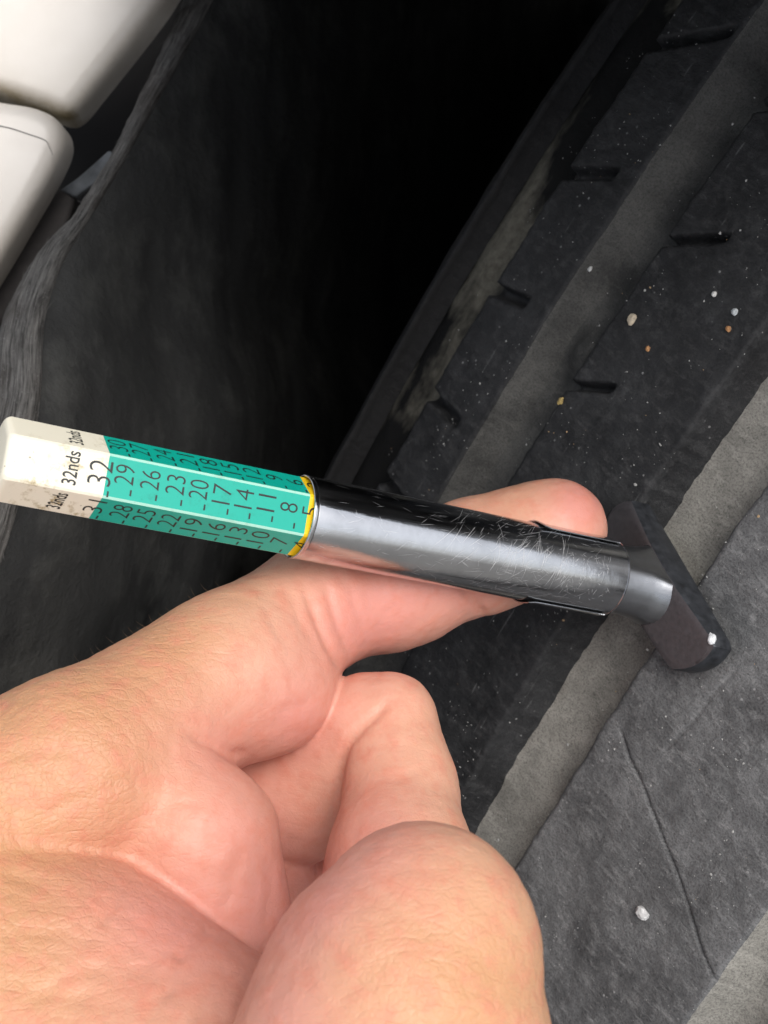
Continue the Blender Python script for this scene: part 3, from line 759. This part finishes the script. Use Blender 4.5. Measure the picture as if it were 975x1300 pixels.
for inset, hx in ((0.5, 0.0), (0.12, 0.14), (0.0, 0.5)):
    rings.append([fpt(-hx + 0.25, y * (1 - inset / 15), w * (1 - inset / HWID)) for y, w in outl])
for inset, sub_ in ((0.0, 0.45), (0.12, 0.12), (0.45, 0.0)):
    rings.append([fpt(-(hgt(y) - sub_), y * (1 - inset / 15), w * (1 - inset / HWID)) for y, w in outl])
for q in (0.85, 0.6, 0.3, 0.0):
    rings.append([fpt(-hgt(y * (1 - 0.45 / 15)), y * (1 - 0.45 / 15), w * q * (1 - 0.45 / HWID)) for y, w in outl])
v = np.concatenate([np.array(r) for r in rings]); f = []; m = []
for i in range(len(rings) - 1):
    for j in range(nO):
        j2 = (j + 1) % nO; f.append((i * nO + j, i * nO + j2, (i + 1) * nO + j2, (i + 1) * nO + j)); m.append(1 if i < 4 else 0)
f.append(tuple(range(nO))); m.append(1)
fme = mesh('foot', v, f, [M_foot, M_footside], True, 38, m)
bm = bmesh.new(); bm.from_mesh(fme); bmesh.ops.remove_doubles(bm, verts=bm.verts, dist=2e-6); bmesh.ops.recalc_face_normals(bm, faces=bm.faces); bm.to_mesh(fme); bm.free()
foot = obj('foot', fme, gauge); foot['label'] = 'dark gunmetal cross foot pressed on the tread'
nk = []; nn = 72
for x, r_ in ((-2.0, 6.1), (-3.8, 5.8), (-5.4, 5.3), (-7.0, 4.9), (s_end - 0.5, 4.72), (s_end + 1.0 - 1.6, 4.6)):
    row = []
    for j in range(nn):
        a = 2 * math.pi * j / nn; y = r_ * math.cos(a); w = min(r_ * math.sin(a), np.interp(x, [-9, -4], [4.35, HWID - 0.2])); row.append(fpt(x, y, w))
    nk.append(row)
nk = np.array(nk); f = [(i * nn + j, i * nn + (j + 1) % nn, (i + 1) * nn + (j + 1) % nn, (i + 1) * nn + j) for i in range(len(nk) - 1) for j in range(nn)]
nme = mesh('neck', nk.reshape(-1, 3), f, M_neck, True, 35)
bm = bmesh.new(); bm.from_mesh(nme); bmesh.ops.recalc_face_normals(bm, faces=bm.faces); bm.to_mesh(nme); bm.free()
obj('neck', nme, foot)
chip = rock_mesh('bare_chip', 3.3, M_chip, 2, 0.5)
cp = fpt(-hgt(13.2) + 0.2, 13.2, HWID - 0.15)
for v_ in chip.vertices: v_.co = Vector((v_.co.x * 0.5, v_.co.y * 0.9, v_.co.z * 0.8)) * MM + Vector(cp * MM)
obj('bare_chip', chip, foot)

# ================================================================== HAND
def cone(p, q):                                        # (px, py, depth, r) -> rounded cone in camera mm
    return (P(*p[:3]), p[3], P(*q[:3]), q[3])
def sd_cone(X, c):
    a, r1, b, r2 = c; ba = (b - a).astype(np.float32); l2 = float(ba @ ba)
    if l2 < 1e-6: return np.linalg.norm(X - a.astype(np.float32), axis=1) - r1
    h = np.clip(((X - a.astype(np.float32)) @ ba) / l2, 0, 1)
    return np.linalg.norm(X - a.astype(np.float32) - h[:, None] * ba, axis=1) - (r1 + (r2 - r1) * h)
def smin(a, b, k):
    h = np.maximum(k - np.abs(a - b), 0) / k
    return np.minimum(a, b) - h * h * k * 0.25
def chain(*pts): return [cone(a, b) for a, b in zip(pts[:-1], pts[1:])]
groups = [  # (cones, blend inside, blend to what is already there)
    (chain((-760, 1640, 196, 30), (-420, 1420, 192, 27), (-150, 1240, 192, 22), (60, 1150, 197, 18)), 8, 0),
    (chain((-150, 1240, 196, 20), (180, 1090, 208, 14), (300, 1150, 214, 12)), 6, 8),
    # index finger
    (chain((-260, 1190, 184, 15), (-60, 1072, 182, 13), (95, 985, 186, 11.6), (285, 856, 200, 9.6), (412, 764, 213, 8.1), (500, 735, 218, 7.5), (606, 706, 221.5, 7.6), (680, 683, 222, 7.0), (712, 669, 221.5, 6.5)), 4, 9),
    ([cone((345, 882, 203, 7.2), (350, 878, 203, 7.2)), cone((500, 752, 217, 7.2), (520, 745, 218, 7.2))], 2, 5),
    # cushion below the index finger
    (chain((170, 1000, 188, 9.5), (250, 1070, 187, 9.0), (270, 1160, 187.5, 8.3), (240, 1265, 190, 9)), 4, 1.8),
    # middle finger, folded
    (chain((200, 1060, 214, 11), (372, 1012, 213, 8.6), (466, 924, 206, 7.2)), 3, 0.7),
    (chain((492, 918, 205, 6.6), (508, 1000, 200, 6.7), (508, 1095, 192, 8.4), (480, 1190, 188, 8.0)), 3, 0.5),
    # ring and little fingers, folded behind
    (chain((220, 1160, 224, 11), (380, 1100, 230, 9), (450, 1030, 226, 7.5)), 3, 3),
    (chain((455, 1040, 225, 7.2), (445, 1160, 219, 8.5), (410, 1250, 212, 8)), 3, 1.2),
    (chain((180, 1260, 226, 11), (330, 1220, 230, 8), (400, 1170, 226, 6.8), (400, 1290, 216, 7)), 3, 3),
    # ball of the thumb
    (chain((-300, 1210, 180, 18), (-104, 1176, 180.5, 17.2), (86, 1288, 177, 17), (238, 1414, 170, 16.8), (400, 1530, 161, 15)), 5, 0.8),
    (chain((-420, 1330, 180, 24), (-60, 1330, 176, 18), (200, 1480, 168, 17)), 6, 6),
    # thumb tip towards the lens
    (chain((420, 1500, 156, 12.6), (480, 1400, 150, 14.0), (505, 1314, 150, 12.8), (532, 1214, 151, 10.4), (552, 1174, 151.5, 8.2)), 6, 0.9),
    (chain((470, 1240, 153, 8.6), (522, 1162, 153, 6.6)), 4, 5),
]
def hand_sdf(X):
    tot = None
    for cones, k_in, k_out in groups:
        d = None
        for c in cones:
            e = sd_cone(X, c); d = e if d is None else smin(d, e, k_in)
        tot = d if tot is None else smin(tot, d, k_out)
    return np.maximum(tot, np.maximum(-110.2 - X[:, 0], -110.2 - X[:, 1]))   # the arm ends outside the picture
def surface_nets(lo, hi, h, fun, m=4):
    n = (np.ceil((hi - lo) / (h * m)).astype(int)) * m + 1
    ax = [lo[i] + h * np.arange(n[i]) for i in range(3)]
    axc = [a[::m] for a in ax]
    gc = np.stack(np.meshgrid(*axc, indexing='ij'), -1).astype(np.float32)
    dc = fun(gc.reshape(-1, 3)).reshape(gc.shape[:3])
    D = np.repeat(np.repeat(np.repeat(np.sign(dc), m, 0), m, 1), m, 2)[:n[0], :n[1], :n[2]].astype(np.float32) * 5
    act = np.abs(dc) < h * m * 1.9
    big = np.repeat(np.repeat(np.repeat(act, m, 0), m, 1), m, 2)
    # centre the coarse cells on their samples
    sh = m // 2; bigc = np.zeros_like(big); bigc[:-sh, :-sh, :-sh] = big[sh:, sh:, sh:]
    A2 = np.zeros(n, bool); t_ = bigc[:n[0], :n[1], :n[2]] | big[:n[0], :n[1], :n[2]]; A2[:t_.shape[0], :t_.shape[1], :t_.shape[2]] = t_
    idx = np.argwhere(A2)
    for c0 in range(0, len(idx), 400000):
        ii = idx[c0:c0 + 400000]; X = (lo + ii * h).astype(np.float32); D[ii[:, 0], ii[:, 1], ii[:, 2]] = fun(X)
    neg = D < 0
    cs = [neg[a:n[0] - 1 + a, b:n[1] - 1 + b, c:n[2] - 1 + c] for a in (0, 1) for b in (0, 1) for c in (0, 1)]
    cnt_ = sum(x.astype(np.int8) for x in cs); cell = (cnt_ > 0) & (cnt_ < 8)
    ci = np.argwhere(cell); vid = np.full(cell.shape, -1, np.int64); vid[tuple(ci.T)] = np.arange(len(ci))
    acc = np.zeros((len(ci), 3)); num = np.zeros(len(ci))
    corners = [(a, b, c) for a in (0, 1) for b in (0, 1) for c in (0, 1)]
    dv = {c: D[ci[:, 0] + c[0], ci[:, 1] + c[1], ci[:, 2] + c[2]] for c in corners}
    for p in corners:
        for axn in range(3):
            if p[axn] == 0:
                q = list(p); q[axn] = 1; q = tuple(q); a, b = dv[p], dv[q]; cr_ = (a < 0) != (b < 0)
                t = np.where(cr_, a / np.where(cr_, a - b, 1), 0)
                pt = np.tile(np.array(p, float), (len(ci), 1)); pt[:, axn] += t
                acc[cr_] += pt[cr_]; num[cr_] += 1
    verts = lo + (ci + acc / num[:, None]) * h
    faces = []
    for axn in range(3):
        o1, o2 = [i for i in range(3) if i != axn]
        s0 = [slice(1, n[i] - 1) for i in range(3)]; s1 = list(s0); s0[axn] = slice(0, n[axn] - 1); s1[axn] = slice(1, n[axn])
        a = neg[tuple(s0)]; b = neg[tuple(s1)]
        for flip, mk in ((False, a & ~b), (True, ~a & b)):
            e = np.argwhere(mk); off = np.ones(3, int); off[axn] = 0; e = e + off
            def cid(d1, d2):
                q = e.copy(); q[:, o1] -= d1; q[:, o2] -= d2; return vid[q[:, 0], q[:, 1], q[:, 2]]
            quad = np.stack([cid(1, 1), cid(0, 1), cid(0, 0), cid(1, 0)], -1)
            if (axn == 1) != flip: quad = quad[:, ::-1]
            faces.append(quad)
    return verts, np.concatenate(faces)
lo = np.array([-112.0, -112, -250]); hi = np.array([38.0, 12, -124])
HV, HQ = surface_nets(lo, hi, 0.55, hand_sdf)
def hgrad(X, e=0.05):
    g = np.stack([hand_sdf(X + np.eye(3, dtype=np.float32)[i] * e) - hand_sdf(X - np.eye(3, dtype=np.float32)[i] * e) for i in range(3)], -1)
    return g / np.maximum(np.linalg.norm(g, axis=1, keepdims=True), 1e-6)
inner_m = np.all((HV > lo + 1.2) & (HV < hi - 1.2), axis=1)
for _ in range(2):
    X = HV.astype(np.float32); d = hand_sdf(X); g = hgrad(X, 0.15); HV = np.where(inner_m[:, None], HV - g * (d * 0.9)[:, None], HV)
keepv = np.ones(len(HV), bool)
HN = hgrad(HV.astype(np.float32), 0.25)
hp = proj(HV)
# creases, folds and tendon lines pressed into the skin: (photo path, width mm, depth mm)
creases = [
    ([(236, 930), (262, 944), (290, 956), (318, 957)], 0.6, 0.4),
    ([(385, 742), (405, 790), (425, 832), (436, 846)], 0.55, 0.42), ([(412, 738), (422, 770), (436, 808), (446, 832)], 0.5, 0.25),
    ([(368, 748), (384, 790), (400, 815)], 0.5, 0.14),
    ([(330, 760), (352, 800), (372, 830)], 0.5, 0.10), ([(440, 735), (452, 770), (462, 800)], 0.5, 0.12), ([(350, 905), (385, 893), (410, 872)], 0.6, 0.10), ([(555, 960), (520, 985), (480, 990)], 0.6, 0.10), ([(548, 930), (520, 945), (492, 945)], 0.6, 0.08),
    ([(497, 888), (478, 908), (455, 930), (440, 948), (428, 1000), (420, 1062)], 0.55, 0.4),
    ([(100, 1215), (118, 1180), (140, 1150)], 0.5, 0.15), ([(250, 1300), (262, 1262), (290, 1225)], 0.5, 0.25), ([(150, 1240), (200, 1215), (250, 1160)], 0.6, 0.12),
    ([(585, 742), (604, 765), (614, 782)], 0.6, 0.5), ([(630, 740), (640, 765)], 0.5, 0.2),
    ([(128, 1178), (150, 1140), (175, 1105)], 0.5, 0.25), ([(225, 1215), (248, 1192), (276, 1172)], 0.6, 0.4), ([(210, 1262), (224, 1225), (232, 1205)], 0.5, 0.3),
    ([(290, 1150), (296, 1110), (310, 1075)], 0.8, 0.16), ([(268, 1130), (262, 1080), (250, 1050)], 0.9, 0.12), ([(335, 1180), (345, 1130), (340, 1090)], 0.6, 0.12),
    ([(0, 960), (60, 955), (120, 962)], 0.8, 0.16), ([(20, 1000), (90, 985), (160, 990)], 0.8, 0.16), ([(60, 1030), (110, 1010), (200, 985)], 0.8, 0.2),
    ([(420, 1290), (470, 1230), (540, 1190)], 0.8, 0.08), ([(560, 1285), (600, 1250), (650, 1225)], 0.8, 0.08),
    ([(0, 1110), (40, 1120), (90, 1150)], 0.8, 0.2), ([(0, 1190), (40, 1180), (100, 1190)], 0.8, 0.16),
    ([(0, 1240), (60, 1262), (130, 1262)], 0.8, 0.16), ([(20, 1290), (80, 1240), (140, 1225)], 0.7, 0.14), ([(300, 1300), (310, 1265), (322, 1235)], 0.5, 0.25),
    ([(190, 1300), (200, 1270), (230, 1250)], 0.6, 0.2),
]
disp = np.zeros(len(HV)); front = HN[:, 2] > 0.0
for path, w, dp in creases:
    path = resample(np.array(path, float), 4 * len(path)); best = np.full(len(HV), 1e9); tpos = np.zeros(len(HV))
    for i, (a, b) in enumerate(zip(path[:-1], path[1:])):
        ab = b - a; t = np.clip(((hp - a) @ ab) / (ab @ ab), 0, 1); dd = np.linalg.norm(hp - a - t[:, None] * ab, axis=1)
        m_ = dd < best; best[m_] = dd[m_]; tpos[m_] = (i + t[m_]) / (len(path) - 1)
    mm = best * (-HV[:, 2]) / F; ta = np.clip(np.minimum(tpos, 1 - tpos) * 5 + 0.15, 0, 1)
    disp += np.where(front, (-dp * np.exp(-(mm / w) ** 2) + 0.12 * dp * np.exp(-((mm - 2 * w) / (1.2 * w)) ** 2)) * ta, 0)
def nz(scale, seed, idx=None):
    return np.array([noise.noise(Vector((x * scale + seed, y * scale, z * scale))) for x, y, z in HV])
b1 = nz(0.09, 3.0); b2 = nz(0.45, 9.0)
disp += b1 * 0.35 + b2 * 0.06
tan_z = np.clip(np.exp(-((hp[:, 0] - 30) ** 2 / 230 ** 2 + (hp[:, 1] - 1080) ** 2 / 260 ** 2)) + 0.35, 0, 1)
def ridged(dirs, sc, st, seed):                       # fine parallel wrinkles: stretched ridged noise
    d_ = nrm(dirs); al = HV @ d_; q = (HV - al[:, None] * d_) * sc + (al * sc / st)[:, None] * d_
    return np.array([1 - abs(noise.noise(Vector((x + seed, y, z)))) * 2.2 for x, y, z in q])
wr = np.maximum(ridged((0.8, -0.5, 0.2), 0.42, 3.5, 4.0), 0) ** 3 + np.maximum(ridged((0.3, 0.9, 0.1), 0.55, 2.5, 17.0), 0) ** 3 * 0.6 + np.maximum(ridged((0.95, 0.3, 0), 0.75, 3.0, 29.0), 0) ** 3 * 0.5
disp -= 0.12 * wr * tan_z
HV2 = HV + HN * np.where(inner_m, disp, 0)[:, None]
HF = frame(P(-60, 1150, 190), (1, 0, 0), (0, 1, 0), (0, 0, 1))
hm = mesh('hand', loc(HF, HV2), HQ, M_skin)
bm = bmesh.new(); bm.from_mesh(hm); bmesh.ops.recalc_face_normals(bm, faces=bm.faces); bm.to_mesh(hm); bm.free()
def spot(x, y, r): return np.exp(-(((hp[:, 0] - x) ** 2 + (hp[:, 1] - y) ** 2) / r ** 2))
blush = 0.95 * spot(740, 640, 50) + 0.6 * spot(600, 730, 80) + 0.45 * spot(440, 790, 70) + 0.55 * spot(380, 910, 60) + 0.35 * spot(280, 950, 60) + 0.4 * spot(320, 1060, 70) + 0.4 * spot(350, 1170, 60) + 0.4 * spot(240, 1180, 80) + 0.5 * spot(350, 1290, 80) + 0.5 * spot(480, 1060, 70) + 0.5 * spot(400, 1130, 60) + 0.25 * spot(150, 1130, 80) + 0.5 * spot(500, 770, 90) + 0.3 * spot(330, 1000, 260) + 0.25 * spot(200, 1230, 140)
tan_ = 1.0 * spot(60, 930, 170) + 0.9 * spot(0, 1240, 190) + 0.7 * spot(220, 800, 90) + 1.0 * spot(570, 1250, 180) + 0.4 * spot(90, 1050, 120)
for nm, val in (('blush', blush * 1.15), ('tan', tan_)):
    at = hm.attributes.new(nm, 'FLOAT', 'POINT'); at.data.foreach_set('value', np.clip(val + 0.06 * b1, 0, 1).astype(np.float32))
hand = obj('hand', hm, None, HF)
hand['label'] = 'bare hand with forefinger stretched behind the chrome gauge and the other fingers folded'; hand['category'] = 'hand'
# a few short hairs on the side of the forefinger
M_hair = plain('body_hair', (0.10, 0.06, 0.035), 0.5, 0, 0.1, 900, 0)
hb = MB()
sil = np.where(np.abs(HN[:, 2]) < 0.12)[0]; sil = [i for i in sil if 90 < hp[i, 0] < 290 and hp[i, 1] < 880 and HN[i, 1] > 0.3]
for i in rng.choice(sil, 16, replace=False) if len(sil) > 16 else sil:
    p0 = HV2[i]; d0 = nrm(HN[i] * 0.9 + np.array([-0.7, 0.2, 0.1]) + rng.normal(0, 0.25, 3)); L = rng.uniform(0.7, 1.7)
    pts = [p0 + d0 * L * q + np.array([0.35, 0.1, 0]) * (q * q) * L * 0.5 for q in np.linspace(0, 1, 6)]
    for k in range(5):
        r_ = 0.035 * (1 - k / 6)
        s1_ = np.array([r_, 0, 0]); s2_ = np.array([0, r_, 0]); s3_ = np.array([0, 0, r_])
        a, b = pts[k], pts[k + 1]
        hb.add([a + s1_, a - s1_ + s2_, a - s2_ + s3_, b + s1_ * .8, b + (-s1_ + s2_) * .8, b + (-s2_ + s3_) * .8], [(0, 1, 4, 3), (1, 2, 5, 4), (2, 0, 3, 5)])
if hb.v:
    ho = obj('hair', mesh('hair', loc(HF, np.concatenate(hb.v)), hb.f, M_hair), hand); ho['kind'] = 'stuff'
